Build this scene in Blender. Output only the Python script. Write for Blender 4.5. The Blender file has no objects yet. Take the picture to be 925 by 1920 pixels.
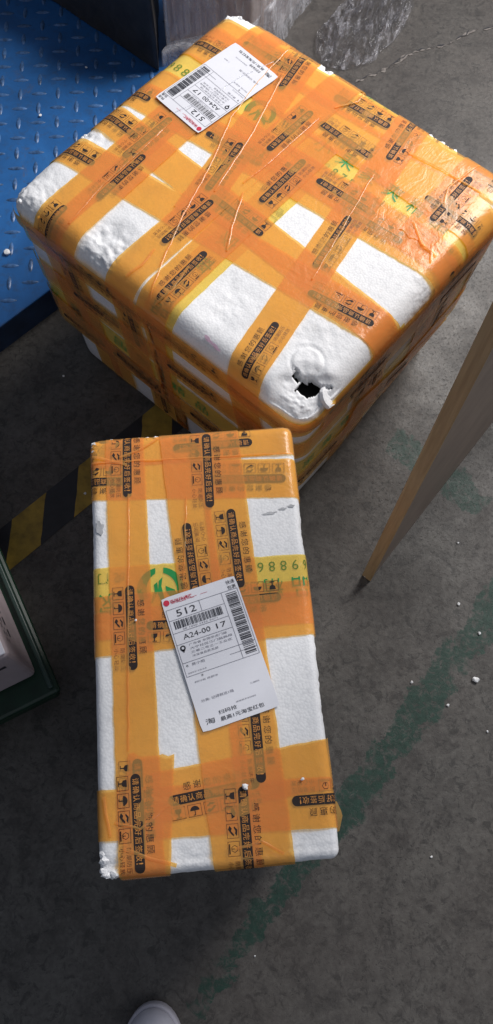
import bpy, bmesh, math, random
from mathutils import Vector, Matrix, noise
random.seed(7)
R = math.radians
scn = bpy.context.scene
col = scn.collection

# ---------------------------------------------------------------- camera
CAM_H = 1.5
cam = bpy.data.cameras.new('camera'); camo = bpy.data.objects.new('camera', cam); col.objects.link(camo)
cam.sensor_fit = 'VERTICAL'; cam.sensor_height = 36.0
cam.lens = 36.0*1550/1920
cam.clip_start = 0.02; cam.clip_end = 200
th, roll = .360, .009
camo.matrix_world = Matrix.Translation((0, 0, CAM_H)) @ Matrix.Rotation(th, 4, 'X') @ Matrix.Rotation(roll, 4, 'Z')
scn.camera = camo

# ---------------------------------------------------------------- world and light
w = bpy.data.worlds.new('World'); scn.world = w; w.use_nodes = True
bg = w.node_tree.nodes['Background']
bg.inputs[0].default_value = (.72, .81, 1.0, 1); bg.inputs[1].default_value = .18
def area(name, loc, target, sx, sy, power, colr):
    l = bpy.data.lights.new(name, 'AREA'); l.shape = 'RECTANGLE'; l.size = sx; l.size_y = sy
    l.energy = power; l.color = colr
    o = bpy.data.objects.new(name, l); col.objects.link(o); o.location = loc
    o.rotation_euler = (Vector(target)-Vector(loc)).to_track_quat('-Z', 'Y').to_euler()
    return o
area('doorway_light', (1.5, 2.2, 2.15), (0.1, 1.1, .4), 1.3, 1.2, 116, (1.0, .965, .94))
area('ceiling_light', (1.2, -1.6, 2.9), (0.2, .1, .2), 1.2, 1.2, 8, (.92, .95, 1.0))
scn.view_settings.view_transform = 'Standard'; scn.view_settings.look = 'None'
scn.view_settings.exposure = 0.0; scn.view_settings.gamma = 1
scn.render.engine = 'CYCLES'
scn.cycles.transparent_max_bounces = 32
scn.cycles.max_bounces = 8

# ---------------------------------------------------------------- helpers
def tag(o, label=None, cat=None, group=None, kind=None):
    if label: o['label'] = label
    if cat: o['category'] = cat
    if group: o['group'] = group
    if kind: o['kind'] = kind
    return o
def link(name, me, mats=(), parent=None, smooth=False):
    o = bpy.data.objects.new(name, me); col.objects.link(o)
    for m in (mats if isinstance(mats, (list, tuple)) else [mats]):
        if m.name not in [x.name for x in me.materials]: me.materials.append(m)
    if smooth:
        for p in me.polygons: p.use_smooth = True
    if parent: o.parent = parent
    return o
def pydata(name, V, F, mats, parent=None, smooth=False, mi=None, uv=None):
    me = bpy.data.meshes.new(name); me.from_pydata([tuple(v) for v in V], [], F)
    if uv:
        l = me.uv_layers.new(name='UVMap')
        for lp in me.loops: l.data[lp.index].uv = uv[lp.vertex_index]
    o = link(name, me, mats, parent, smooth)
    if mi:
        for p, k in zip(me.polygons, mi): p.material_index = k
    me.update()
    return o
def empty(name, loc=(0, 0, 0), rz=0):
    o = bpy.data.objects.new(name, None); col.objects.link(o); o.location = loc; o.rotation_euler = (0, 0, rz)
    o.empty_display_size = .05
    return o

# ---------------------------------------------------------------- materials
def mat(name):
    m = bpy.data.materials.new(name); m.use_nodes = True
    nt = m.node_tree; nt.nodes.clear()
    out = nt.nodes.new('ShaderNodeOutputMaterial')
    return m, nt, out
class NB:
    def __init__(s, nt): s.nt = nt
    def n(s, t, **k):
        nd = s.nt.nodes.new(t)
        for a, b in k.items():
            if a.startswith('i_'):
                key = a[2:]; key = int(key) if key.isdigit() else key.replace('_', ' ')
                nd.inputs[key].default_value = b
            else: setattr(nd, a, b)
        return nd
    def l(s, a, b): s.nt.links.new(a, b)
    def coord(s, kind='Object', scale=(1, 1, 1)):
        tc = s.n('ShaderNodeTexCoord'); mp = s.n('ShaderNodeMapping'); mp.inputs['Scale'].default_value = scale
        s.l(tc.outputs[kind], mp.inputs[0]); return mp.outputs[0]
    def noise(s, vec, scale, detail=4, rough=.6, dist=0):
        nd = s.n('ShaderNodeTexNoise'); nd.inputs['Scale'].default_value = scale; nd.inputs['Detail'].default_value = detail
        nd.inputs['Roughness'].default_value = rough; nd.inputs['Distortion'].default_value = dist
        s.l(vec, nd.inputs['Vector']); return nd.outputs['Fac']
    def ramp(s, fac, stops):
        r = s.n('ShaderNodeValToRGB'); e = r.color_ramp.elements
        while len(e) < len(stops): e.new(.5)
        for x, (p, c) in zip(e, stops):
            x.position = p; x.color = c if len(c) == 4 else (*c, 1)
        s.l(fac, r.inputs[0]); return r.outputs[0]
    def mixc(s, fac, a, b, mode='MIX'):
        m = s.n('ShaderNodeMix', data_type='RGBA', blend_type=mode)
        for sock, v in ((m.inputs[0], fac), (m.inputs[6], a), (m.inputs[7], b)):
            if isinstance(v, (int, float)): sock.default_value = v
            elif isinstance(v, tuple): sock.default_value = v if len(v) == 4 else (*v, 1)
            else: s.l(v, sock)
        return m.outputs[2]
    def math(s, op, a, b=0, c=0, clamp=False):
        m = s.n('ShaderNodeMath', operation=op); m.use_clamp = clamp
        for sock, v in zip(m.inputs, (a, b, c)):
            if isinstance(v, (int, float)): sock.default_value = v
            else: s.l(v, sock)
        return m.outputs[0]
    def bump(s, h, strength, dist, normal=None):
        b = s.n('ShaderNodeBump'); b.inputs['Strength'].default_value = strength; b.inputs['Distance'].default_value = dist
        s.l(h, b.inputs['Height'])
        if normal: s.l(normal, b.inputs['Normal'])
        return b.outputs[0]
    def principled(s, color, rough=.5, normal=None, **k):
        p = s.n('ShaderNodeBsdfPrincipled')
        for nm, v in (('Base Color', color), ('Roughness', rough)):
            if isinstance(v, (int, float)): p.inputs[nm].default_value = v
            elif isinstance(v, tuple): p.inputs[nm].default_value = v if len(v) == 4 else (*v, 1)
            else: s.l(v, p.inputs[nm])
        for a, b in k.items(): p.inputs[a.replace('_', ' ')].default_value = b
        if normal: s.l(normal, p.inputs['Normal'])
        return p.outputs[0]

def m_simple(name, c, rough=.6, var=.12, nscale=60, bump=.15, bdist=.001, metallic=0):
    m, nt, out = mat(name); b = NB(nt)
    v = b.coord(); f = b.noise(v, nscale)
    c2 = tuple(x*(1-var) for x in c); c3 = tuple(min(1, x*(1+var)) for x in c)
    cc = b.ramp(f, [(.3, c2), (.7, c3)])
    b.l(b.principled(cc, rough, b.bump(f, bump, bdist), Metallic=metallic), out.inputs[0]); return m

def m_foam():
    m, nt, out = mat('styrofoam'); b = NB(nt); v = b.coord()
    vo = b.n('ShaderNodeTexVoronoi'); vo.inputs['Scale'].default_value = 300; b.l(v, vo.inputs['Vector'])
    big = b.noise(v, 14, 5, .6); fine = b.noise(v, 420, 3, .6)
    c = b.ramp(big, [(.25, (.70, .71, .73)), (.45, (.83, .84, .86)), (.8, (.88, .885, .9))])
    gr = b.noise(v, 38, 6, .75, .4); gm = b.ramp(gr, [(.60, (0, 0, 0)), (.74, (1, 1, 1))])
    c = b.mixc(b.math('MULTIPLY', gm, .36), c, (.50, .47, .43))
    sep = b.ramp(vo.outputs['Distance'], [(.0, (1, 1, 1)), (.62, (.96, .96, .96)), (.85, (.88, .88, .885))])
    c = b.mixc(1.0, c, sep, 'MULTIPLY')
    h = b.math('ADD', b.math('MULTIPLY', vo.outputs['Distance'], -1.0), b.math('MULTIPLY', fine, .3))
    h = b.math('ADD', h, b.math('MULTIPLY', b.noise(v, 45, 4), .45))
    nrm = b.bump(h, .32, .0008)
    b.l(b.principled(c, .55, nrm, Subsurface_Weight=0.0, Specular_IOR_Level=.35), out.inputs[0]); return m

def m_tape(name, tint, body, a=.66, seed=0):
    """clear coloured film: part of the light passes (tinted), part is scattered by the adhesive, glossy top"""
    m, nt, out = mat(name); b = NB(nt)
    uv = b.coord('UV', (1, 1, 1)); ob = b.coord()
    wr = b.n('ShaderNodeMapping'); wr.inputs['Scale'].default_value = (95, 16, 1); b.l(uv, wr.inputs[0])
    w1 = b.noise(wr.outputs[0], 1.0, 3, .55, .8)
    w2 = b.noise(ob, 26, 3, .5, 1.2)
    w3 = b.noise(ob, 260, 3, .6)
    h = b.math('ADD', b.math('MULTIPLY', w1, .9), b.math('ADD', b.math('MULTIPLY', w2, 2.2), b.math('MULTIPLY', w3, .35)))
    nrm = b.bump(h, .42, .0013)
    t = b.n('ShaderNodeBsdfTransparent'); blot = b.noise(ob, 22, 4)
    tc = b.ramp(blot, [(.3, tint), (.75, tuple(min(1, x*1.05) for x in tint))]); b.l(tc, t.inputs[0])
    d = b.n('ShaderNodeBsdfDiffuse'); d.inputs[0].default_value = (*body, 1); b.l(nrm, d.inputs['Normal'])
    mx = b.n('ShaderNodeMixShader'); mx.inputs[0].default_value = 1-a
    b.l(t.outputs[0], mx.inputs[1]); b.l(d.outputs[0], mx.inputs[2])
    g = b.n('ShaderNodeBsdfGlossy'); g.inputs['Roughness'].default_value = .24; b.l(nrm, g.inputs['Normal'])
    fr = b.n('ShaderNodeLayerWeight'); fr.inputs['Blend'].default_value = .5; b.l(nrm, fr.inputs['Normal'])
    fr_ = b.math('ADD', b.math('MULTIPLY', b.math('POWER', fr.outputs['Facing'], 4.5), .7), .045)
    m2 = b.n('ShaderNodeMixShader'); b.l(b.math('MULTIPLY', fr_, .85), m2.inputs[0])
    b.l(mx.outputs[0], m2.inputs[1]); b.l(g.outputs[0], m2.inputs[2]); b.l(m2.outputs[0], out.inputs[0])
    return m

def m_floor():
    m, nt, out = mat('stained_concrete'); b = NB(nt); v = b.coord()
    n1 = b.noise(v, 1.6, 6, .62); n2 = b.noise(v, 9, 8, .68, .3); n3 = b.noise(v, 90, 8, .72); n4 = b.noise(v, 24, 6, .7, .6)
    c = b.ramp(n2, [(.30, (.040, .037, .034)), (.5, (.078, .073, .067)), (.72, (.125, .118, .107))])
    c = b.mixc(.25, c, b.ramp(n3, [(.36, (.012, .011, .011)), (.47, (.070, .068, .063)), (.64, (.19, .185, .17))]))
    n5 = b.noise(v, 48, 9, .8, .9); c = b.mixc(b.math('MULTIPLY', b.ramp(n5, [(.525, (0, 0, 0)), (.585, (1, 1, 1))]), .78), c, (.022, .022, .021))
    # brown traffic film
    c = b.mixc(b.math('MULTIPLY', b.ramp(n1, [(.35, (0, 0, 0)), (.7, (1, 1, 1))]), .35), c, (.085, .067, .058))
    # dark oily blots and pits
    blot = b.ramp(n4, [(.54, (0, 0, 0)), (.62, (1, 1, 1))])
    c = b.mixc(b.math('MULTIPLY', blot, .45), c, (.034, .030, .028))
    pit = b.noise(v, 160, 4, .75, .2); pm = b.ramp(pit, [(.575, (0, 0, 0)), (.62, (1, 1, 1))])
    clus = b.ramp(b.noise(v, 5.5, 5, .65), [(.40, (.12, .12, .12)), (.60, (1, 1, 1))])
    c = b.mixc(b.math('MULTIPLY', b.math('MULTIPLY', pm, clus), .8), c, (.022, .020, .019))
    # the floor colour turns darker further in, with an irregular edge
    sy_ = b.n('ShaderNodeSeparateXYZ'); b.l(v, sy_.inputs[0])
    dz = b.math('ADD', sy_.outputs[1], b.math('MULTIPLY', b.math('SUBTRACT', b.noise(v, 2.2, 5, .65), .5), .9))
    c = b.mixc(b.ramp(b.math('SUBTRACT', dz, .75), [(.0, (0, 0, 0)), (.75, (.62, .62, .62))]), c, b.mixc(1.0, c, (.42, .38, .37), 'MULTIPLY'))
    # worn green line paint, straight lines across the floor
    sx = b.n('ShaderNodeSeparateXYZ'); b.l(v, sx.inputs[0])
    def band(ax, ay, bx, by, w, soft=.018):
        L = math.hypot(bx-ax, by-ay); nx, ny = -(by-ay)/L, (bx-ax)/L; ux, uy = (bx-ax)/L, (by-ay)/L
        d = b.math('ADD', b.math('MULTIPLY', sx.outputs[0], nx), b.math('MULTIPLY', sx.outputs[1], ny))
        d = b.math('SUBTRACT', d, ax*nx+ay*ny)
        wob = b.math('MULTIPLY', b.math('SUBTRACT', b.noise(v, 16, 5, .7), .5), .09)
        d = b.math('ABSOLUTE', b.math('ADD', d, wob))
        m1 = b.math('SUBTRACT', 1.0, b.math('DIVIDE', b.math('SUBTRACT', d, w/2-soft), soft), clamp=True)
        t = b.math('ADD', b.math('MULTIPLY', sx.outputs[0], ux), b.math('MULTIPLY', sx.outputs[1], uy))
        t = b.math('SUBTRACT', t, ax*ux+ay*uy)
        e1 = b.math('DIVIDE', t, .03, clamp=True); e2 = b.math('DIVIDE', b.math('SUBTRACT', L, t), .03, clamp=True)
        return b.math('MULTIPLY', m1, b.math('MULTIPLY', e1, e2))
    g = b.math('MAXIMUM', band(.56, .50, .11, -.055, .085), band(.135, -.02, -.10, -.30, .07))
    g = b.math('MAXIMUM', g, b.math('MULTIPLY', band(.27, .74, .48, .565, .085), 1.0))
    wear = b.math('ADD', b.math('MULTIPLY', b.noise(v, 34, 8, .75, .6), 1.1), b.math('MULTIPLY', b.noise(v, 7, 3), 1.3))
    wm = b.ramp(b.math('ADD', b.math('MULTIPLY', g, .40), b.math('MULTIPLY', wear, .44)), [(.835, (0, 0, 0)), (.89, (1, 1, 1))])
    wm = b.math('MULTIPLY', wm, g, clamp=True)
    chip = b.ramp(b.noise(v, 75, 8, .8, .7), [(.40, (.15, .15, .15)), (.50, (1, 1, 1))])
    wm = b.math('MULTIPLY', wm, chip)
    c = b.mixc(b.math('MULTIPLY', wm, .93), c, b.ramp(n3, [(.35, (.005, .028, .019)), (.7, (.013, .058, .040))]))
    # pale scuffs
    scv = b.coord('Object', (3, 40, 1)); sc = b.ramp(b.noise(scv, 3, 4, .6, .5), [(.70, (0, 0, 0)), (.76, (1, 1, 1))])
    c = b.mixc(b.math('MULTIPLY', sc, .12), c, (.2, .19, .18))
    h = b.math('ADD', b.math('MULTIPLY', n3, 1.6), b.math('MULTIPLY', pm, -.8))
    rough = b.ramp(n2, [(.3, (.62, .62, .62)), (.7, (.42, .42, .42))])
    b.l(b.principled(c, rough, b.bump(h, .28, .0018), Specular_IOR_Level=.45), out.inputs[0]); return m

def m_blue():
    m, nt, out = mat('blue_painted_steel'); b = NB(nt); v = b.coord()
    n1 = b.noise(v, 6, 6, .7, .5); n2 = b.noise(v, 60, 6, .7)
    c = b.ramp(n1, [(.3, (.011, .070, .21)), (.6, (.018, .115, .34)), (.8, (.030, .15, .40))])
    dm = b.math('MULTIPLY', b.ramp(n2, [(.52, (0, 0, 0)), (.68, (1, 1, 1))]), .35)
    c = b.mixc(dm, c, (.04, .055, .075))
    gr = b.ramp(b.noise(v, 13, 7, .75, 1.2), [(.60, (0, 0, 0)), (.70, (1, 1, 1))])
    c = b.mixc(b.math('MULTIPLY', gr, .45), c, (.10, .085, .075))
    b.l(b.principled(c, .42, b.bump(n2, .25, .001), Specular_IOR_Level=.5), out.inputs[0]); return m

def m_wood():
    m, nt, out = mat('board_edge_wood'); b = NB(nt); v = b.coord('Object', (60, 60, 3.5))
    n = b.noise(v, 2.0, 6, .6, .8); n2 = b.noise(b.coord('Object', (160, 160, 8)), 2, 4)
    c = b.ramp(n, [(.3, (.33, .205, .095)), (.55, (.46, .31, .16)), (.75, (.53, .38, .21))])
    c = b.mixc(.3, c, b.ramp(n2, [(.3, (.22, .14, .07)), (.7, (.46, .32, .16))]))
    b.l(b.principled(c, .45, b.bump(n2, .2, .0006)), out.inputs[0]); return m

def m_film(name='stretch_film', dens=.22, stretch=(6, 60, 2), tintc=(.75, .76, .82), r0=.55, r1=1.0, lo=.12):
    m, nt, out = mat(name); b = NB(nt); v = b.coord('Object', stretch)
    n = b.noise(v, 1.0, 6, .62, 1.5); n2 = b.noise(b.coord('Object'), 30, 5, .65, 1.0)
    h = b.math('ADD', n, b.math('MULTIPLY', n2, .6)); nrm = b.bump(h, .8, .006)
    t = b.n('ShaderNodeBsdfTransparent'); t.inputs[0].default_value = (.94, .94, .95, 1)
    d = b.n('ShaderNodeBsdfDiffuse'); d.inputs[0].default_value = (*tintc, 1); b.l(nrm, d.inputs['Normal'])
    f = b.math('MULTIPLY', b.ramp(h, [(r0, (lo, lo, lo)), (r1, (1, 1, 1))]), dens*2)
    mx = b.n('ShaderNodeMixShader'); b.l(f, mx.inputs[0]); b.l(t.outputs[0], mx.inputs[1]); b.l(d.outputs[0], mx.inputs[2])
    g = b.n('ShaderNodeBsdfGlossy'); g.inputs['Roughness'].default_value = .16; b.l(nrm, g.inputs['Normal'])
    fr = b.n('ShaderNodeLayerWeight'); fr.inputs['Blend'].default_value = .5; b.l(nrm, fr.inputs['Normal'])
    fr_ = b.math('ADD', b.math('MULTIPLY', b.math('POWER', fr.outputs['Facing'], 4.0), .8), .05)
    m2 = b.n('ShaderNodeMixShader'); b.l(fr_, m2.inputs[0]); b.l(mx.outputs[0], m2.inputs[1]); b.l(g.outputs[0], m2.inputs[2])
    b.l(m2.outputs[0], out.inputs[0]); return m

FOAM = m_foam()
ORANGE = m_tape('orange_film', (1.0, .64, .17), (.95, .53, .175), .675)
YELLOW = m_tape('yellow_film', (1.0, .84, .30), (.97, .70, .20), .58)
INK = m_simple('brown_black_ink', (.016, .008, .007), .75, .2)
INKFADE = m_simple('faded_brown_ink', (.15, .055, .018), .5, .2)
ORANGEINK = m_simple('film_coloured_gap', (.62, .26, .055), .5, .1)
GREENINK = m_simple('green_ink', (.012, .26, .06), .5, .15)
DARKGREEN = m_simple('olive_green_ink', (.12, .20, .02), .5, .15)
PAPER = m_simple('label_paper', (.74, .75, .81), .42, .03, 20, .05)
LABINK = m_simple('label_thermal_ink', (.035, .035, .045), .5, .2)
LABGREY = m_simple('label_thermal_ink_pale', (.23, .23, .27), .5, .2)
REDINK = m_simple('label_red_ink', (.60, .03, .07), .5, .1)
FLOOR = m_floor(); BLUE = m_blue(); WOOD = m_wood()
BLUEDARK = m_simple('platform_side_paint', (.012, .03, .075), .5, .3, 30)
YPAINT = m_simple('hazard_yellow', (.30, .20, .022), .55, .35, 40)
BPAINT = m_simple('hazard_black', (.012, .012, .016), .5, .4, 40)
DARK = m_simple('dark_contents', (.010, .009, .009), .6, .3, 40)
PINK = m_simple('pink_marker_stain', (.80, .56, .70), .6, .1)

# ---------------------------------------------------------------- text as flat meshes
_tc = {}
def text2d(s, size, squash=1.0):
    """-> list of (verts2d, faces), origin at the left, vertically centred on the glyph height"""
    if s not in _tc:
        cu = bpy.data.curves.new('txt', 'FONT'); cu.body = s; cu.size = 1.0; cu.resolution_u = 2
        o = bpy.data.objects.new('txt', cu); col.objects.link(o)
        bpy.context.view_layer.update()
        me = bpy.data.meshes.new_from_object(o.evaluated_get(bpy.context.evaluated_depsgraph_get()))
        V = [(v.co.x, v.co.y) for v in me.vertices]; F = [tuple(p.vertices) for p in me.polygons]
        bpy.data.objects.remove(o); bpy.data.curves.remove(cu); bpy.data.meshes.remove(me)
        if V:
            x0 = min(v[0] for v in V); x1 = max(v[0] for v in V); y0 = min(v[1] for v in V); y1 = max(v[1] for v in V)
            V = [(x-x0, y-(y0+y1)/2) for x, y in V]; _tc[s] = (V, F, x1-x0, y1-y0)
        else: _tc[s] = ([], [], 1, 1)
    return _tc[s]

class Art:
    """flat artwork in metres (u right, v up), later laid on a surface"""
    def __init__(s): s.V = []; s.F = []; s.M = []; s.L = []
    def poly(s, pts, m, lay=0):
        b = len(s.V); s.V += [(p[0], p[1], lay) for p in pts]; s.F.append(tuple(range(b, b+len(pts)))); s.M.append(m)
    def rect(s, u0, v0, u1, v1, m, lay=0, nu=1):
        for i in range(nu):
            a = u0+(u1-u0)*i/nu; c = u0+(u1-u0)*(i+1)/nu
            s.poly([(a, v0), (c, v0), (c, v1), (a, v1)], m, lay)
    def frame(s, u0, v0, u1, v1, t, m, lay=0):
        s.rect(u0, v0, u1, v0+t, m, lay); s.rect(u0, v1-t, u1, v1, m, lay)
        s.rect(u0, v0+t, u0+t, v1-t, m, lay); s.rect(u1-t, v0+t, u1, v1-t, m, lay)
    def text(s, t, u, v, height, width, m, lay=0):
        V, F, wd, ht = text2d(t, 1)
        b = len(s.V); kx = width/wd if width else height/ht; ky = height/ht
        s.V += [(u+x*kx, v+y*ky, lay) for x, y in V]
        for f in F: s.F.append(tuple(b+i for i in f)); s.M.append(m)
    def disc(s, u, v, r, m, lay=0, n=16, r2=None):
        r2 = r2 or r
        s.poly([(u+r*math.cos(2*math.pi*i/n), v+r2*math.sin(2*math.pi*i/n)) for i in range(n)], m, lay)
    def lay(s, name, fn, mats, parent):
        V = [fn(u, v, l) for u, v, l in s.V]
        return pydata(name, V, s.F, mats, parent, mi=s.M)

# tape print: 0 dark ink, 1 film colour, 2 faded ink
def unit_art():
    a = Art(); L = .110; hh = .0060
    n = 22; pts = []
    a.rect(hh, -hh, L-hh, hh, 0, 0, n)
    for sx in (0, 1):
        c = hh if sx == 0 else L-hh; sg = -1 if sx == 0 else 1
        pts = [(c+sg*hh*math.sin(math.pi*i/8), hh*math.cos(math.pi*i/8)) for i in range(9)]
        if sg > 0: pts = pts[::-1]
        a.poly(pts, 0, 0)
    for i, ch in enumerate('请确认商品完好后签收!'):
        a.text(ch, .005+i*.0094, 0, .0079, .0077 if ch != '!' else .0016, 1, 1)
    for i, ch in enumerate('感谢您的惠顾'):
        a.text(ch, .020+i*.0122, .0135, .0090, .0092, 0, 0)
    for i, ch in enumerate('防潮防压'):
        a.text(ch, .0815+i*.0072, -.0120, .0060, .0060, 2, 0)
    for i, ch in enumerate('小心轻放'):
        a.text(ch, .0815+i*.0072, -.0200, .0060, .0060, 2, 0)
    for k in range(4):
        u = .0015+k*.0195; v0, v1 = -.0225, -.0085; t = .0007
        a.frame(u, v0, u+.0165, v1, t, 2, 0)
        cu = u+.00825; cv = (v0+v1)/2
        # pictograms drawn upright: glass, umbrella, hands, carton
        if k == 0:
            a.poly([(cu-.0042, cv+.0050), (cu+.0042, cv+.0050), (cu+.0034, cv+.0006), (cu+.0010, cv-.0010), (cu-.0010, cv-.0010), (cu-.0034, cv+.0006)][::-1], 0)
            a.rect(cu-.0007, cv-.0045, cu+.0007, cv-.0010, 0); a.rect(cu-.0032, cv-.0056, cu+.0032, cv-.0045, 0)
        elif k == 1:
            pts = [(cu+.0056*math.cos(math.pi*i/8), cv-.0002+.0052*math.sin(math.pi*i/8)) for i in range(9)]
            a.poly(pts, 0); a.rect(cu-.0005, cv-.0050, cu+.0005, cv-.0002, 0); a.rect(cu-.0022, cv-.0056, cu+.0005, cv-.0047, 0)
        elif k == 2:
            a.poly([(cu-.006, cv-.0035), (cu-.002, cv-.0055), (cu+.004, cv-.0015), (cu+.006, cv+.001), (cu+.0035, cv+.001), (cu, cv-.002), (cu-.003, cv-.001)], 0)
            a.poly([(cu+.006, cv+.0045), (cu-.001, cv+.0055), (cu-.005, cv+.002), (cu-.0035, cv+.0012), (cu, cv+.0032), (cu+.003, cv+.0025)], 0)
        else:
            a.frame(cu-.0055, cv-.0055, cu+.0055, cv-.0042, .0004, 0); a.rect(cu-.0055, cv-.0058, cu+.0055, cv-.0047, 0)
            for r0 in range(6):
                t0 = math.pi*r0/3; t1 = math.pi*(r0+1)/3; q = .0042; q2 = .0035
                a.poly([(cu+q*math.cos(t0), cv+.0008+q*math.sin(t0)), (cu+q*math.cos(t1), cv+.0008+q*math.sin(t1)),
                        (cu+q2*math.cos(t1), cv+.0008+q2*math.sin(t1)), (cu+q2*math.cos(t0), cv+.0008+q2*math.sin(t0))], 0)
            a.rect(cu-.0004, cv-.003, cu+.0004, cv+.001, 0)
    return a
UNIT = unit_art()

# ---------------------------------------------------------------- foam boxes
def sstep(x, a, b):
    t = max(0, min(1, (x-a)/(b-a))); return t*t*(3-2*t)
class FoamBox:
    def __init__(s, root, lx, ly, h, r, inset, lstep):
        s.root = root; s.lx = lx; s.ly = ly; s.h = h; s.r = r; s.inset = inset; s.n = 0; s.lstep = lstep; s.dent = None
    def snap(s, x, y, z, off=0):
        hx, hy = s.lx/2, s.ly/2; r = s.r
        qx = max(-hx+r, min(hx-r, x)); qy = max(-hy+r, min(hy-r, y)); rb = r*.5
        qz = max(r*.6, min(s.h-r, z))
        d = Vector((x-qx, y-qy, z-qz)); l = d.length
        if l < 1e-7: d = Vector((0, 0, 1)); l = 1
        n = d/l; rr = r if z > s.h*.3 else r
        p = Vector((qx, qy, qz))+n*(rr+off)
        if z < r*.6: p.z = max(z, .001)
        ix, iy0, iy1 = s.inset(p.z, x)
        p.x *= 1-ix/hx; p.y += iy0 if p.y < 0 else 0
        if p.y < 0: p.y = min(p.y, 0)
        p.y -= iy1 if p.y > 0 else 0
        return p, n
    def fold(s, X, Y, off=0):
        hx, hy = s.lx/2, s.ly/2
        ex = max(abs(X)-hx, 0); ey = max(abs(Y)-hy, 0)
        x = max(-hx, min(hx, X)); y = max(-hy, min(hy, Y))
        p, n = s.snap(x, y, s.h-ex-ey, off); return p
    def side(s, p, z, off=0):
        """p: metres round the box from the corner (-x,-y): first the -y face towards +x; negative p: the -x face"""
        hx, hy = s.lx/2, s.ly/2
        if p < 0: x, y = -hx, -hy-p
        elif p < s.lx: x, y = -hx+p, -hy
        else: x, y = hx, -hy+(p-s.lx)
        q, n = s.snap(x, y, z, off); return q
    def layer(s): s.n += 1; return .0009+s.n*s.lstep
    def strip(s, a, b, w, material, label=None, mapfn=None, torn=(0, 0), name='packing_tape', step=.008, lift=0):
        """tape whose centre line runs a -> b in unfolded coordinates"""
        mapfn = mapfn or s.fold; off = s.layer()
        A = Vector(a); B = Vector(b); L = (B-A).length; d = (B-A)/L; pz = Vector((-d.y, d.x))
        na = max(2, int(L/step)); nb = max(4, int(w/step)+1)
        rnd = random.Random(s.n*13+5); V = []; UV = []; F = []
        ej = [[rnd.uniform(-.0005, .0005) for _ in range(na+1)] for _ in (0, 1)]
        for i in range(na+1):
            for j in range(nb+1):
                t = (j/nb-.5)*w; u = L*i/na
                if j == 0: t += ej[0][i]
                if j == nb: t += ej[1][i]
                if i == 0 and torn[0]: u += rnd.uniform(-torn[0], torn[0])
                if i == na and torn[1]: u += rnd.uniform(-torn[1], torn[1])
                c = A+d*u+pz*t
                wv = .00035*noise.noise(Vector((c.x*22, c.y*22, s.n*3.1)))
                V.append(mapfn(c.x, c.y, off+max(0, wv)+lift)); UV.append((u+s.n*3.7, t))
        for i in range(na):
            for j in range(nb):
                q = i*(nb+1)+j; F.append((q, q+1, q+nb+2, q+nb+1))
        o = pydata(name, V, F, material, s.root, True, uv=UV)
        if label: o['label'] = label
        o['_off'] = off
        return o
    def art(s, art, origin, direction, off, mats, parent, name, mapfn=None, mirror=1):
        mapfn = mapfn or s.fold
        d = Vector(direction).normalized(); up = Vector((-d.y, d.x))*mirror; O = Vector(origin)
        def fn(u, v, l):
            c = O+d*u+up*v; return mapfn(c.x, c.y, off+.00006+l*.00004)
        return art.lay(name, fn, mats, parent)
    def prints(s, tape, items, mapfn=None):
        for it in items:
            (x0, y0, x1, y1) = it[:4]
            s.art(UNIT, (x0, y0), (x1-x0, y1-y0), tape['_off'], [INK, ORANGEINK, INKFADE], tape, 'tape_print', mapfn)
    def foam(s, cell, zlo, zhi, top, name, disp, hole=None):
        """one shell of the foam: rounded box surface between two heights"""
        hx, hy = s.lx/2, s.ly/2; V = {}; verts = []; F = []
        def vid(x, y, z):
            k = (round(x, 5), round(y, 5), round(z, 5))
            if k not in V: V[k] = len(verts); verts.append(disp(*s.snap(x, y, z)))
            return V[k]
        nx = int(s.lx/cell); ny = int(s.ly/cell); nz = max(2, int((zhi-zlo)/cell))
        X = [-hx+s.lx*i/nx for i in range(nx+1)]; Y = [-hy+s.ly*i/ny for i in range(ny+1)]; Z = [zlo+(zhi-zlo)*i/nz for i in range(nz+1)]
        if top:
            for i in range(nx):
                for j in range(ny):
                    if hole and hole((X[i]+X[i+1])/2, (Y[j]+Y[j+1])/2): continue
                    F.append((vid(X[i], Y[j], zhi), vid(X[i+1], Y[j], zhi), vid(X[i+1], Y[j+1], zhi), vid(X[i], Y[j+1], zhi)))
        for k in range(nz):
            for i in range(nx):
                F.append((vid(X[i], -hy, Z[k]), vid(X[i+1], -hy, Z[k]), vid(X[i+1], -hy, Z[k+1]), vid(X[i], -hy, Z[k+1])))
                F.append((vid(X[i], hy, Z[k]), vid(X[i], hy, Z[k+1]), vid(X[i+1], hy, Z[k+1]), vid(X[i+1], hy, Z[k])))
            for j in range(ny):
                F.append((vid(-hx, Y[j], Z[k]), vid(-hx, Y[j], Z[k+1]), vid(-hx, Y[j+1], Z[k+1]), vid(-hx, Y[j+1], Z[k])))
                F.append((vid(hx, Y[j], Z[k]), vid(hx, Y[j+1], Z[k]), vid(hx, Y[j+1], Z[k+1]), vid(hx, Y[j], Z[k+1])))
        return pydata(name, verts, F, FOAM, s.root, True)
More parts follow.
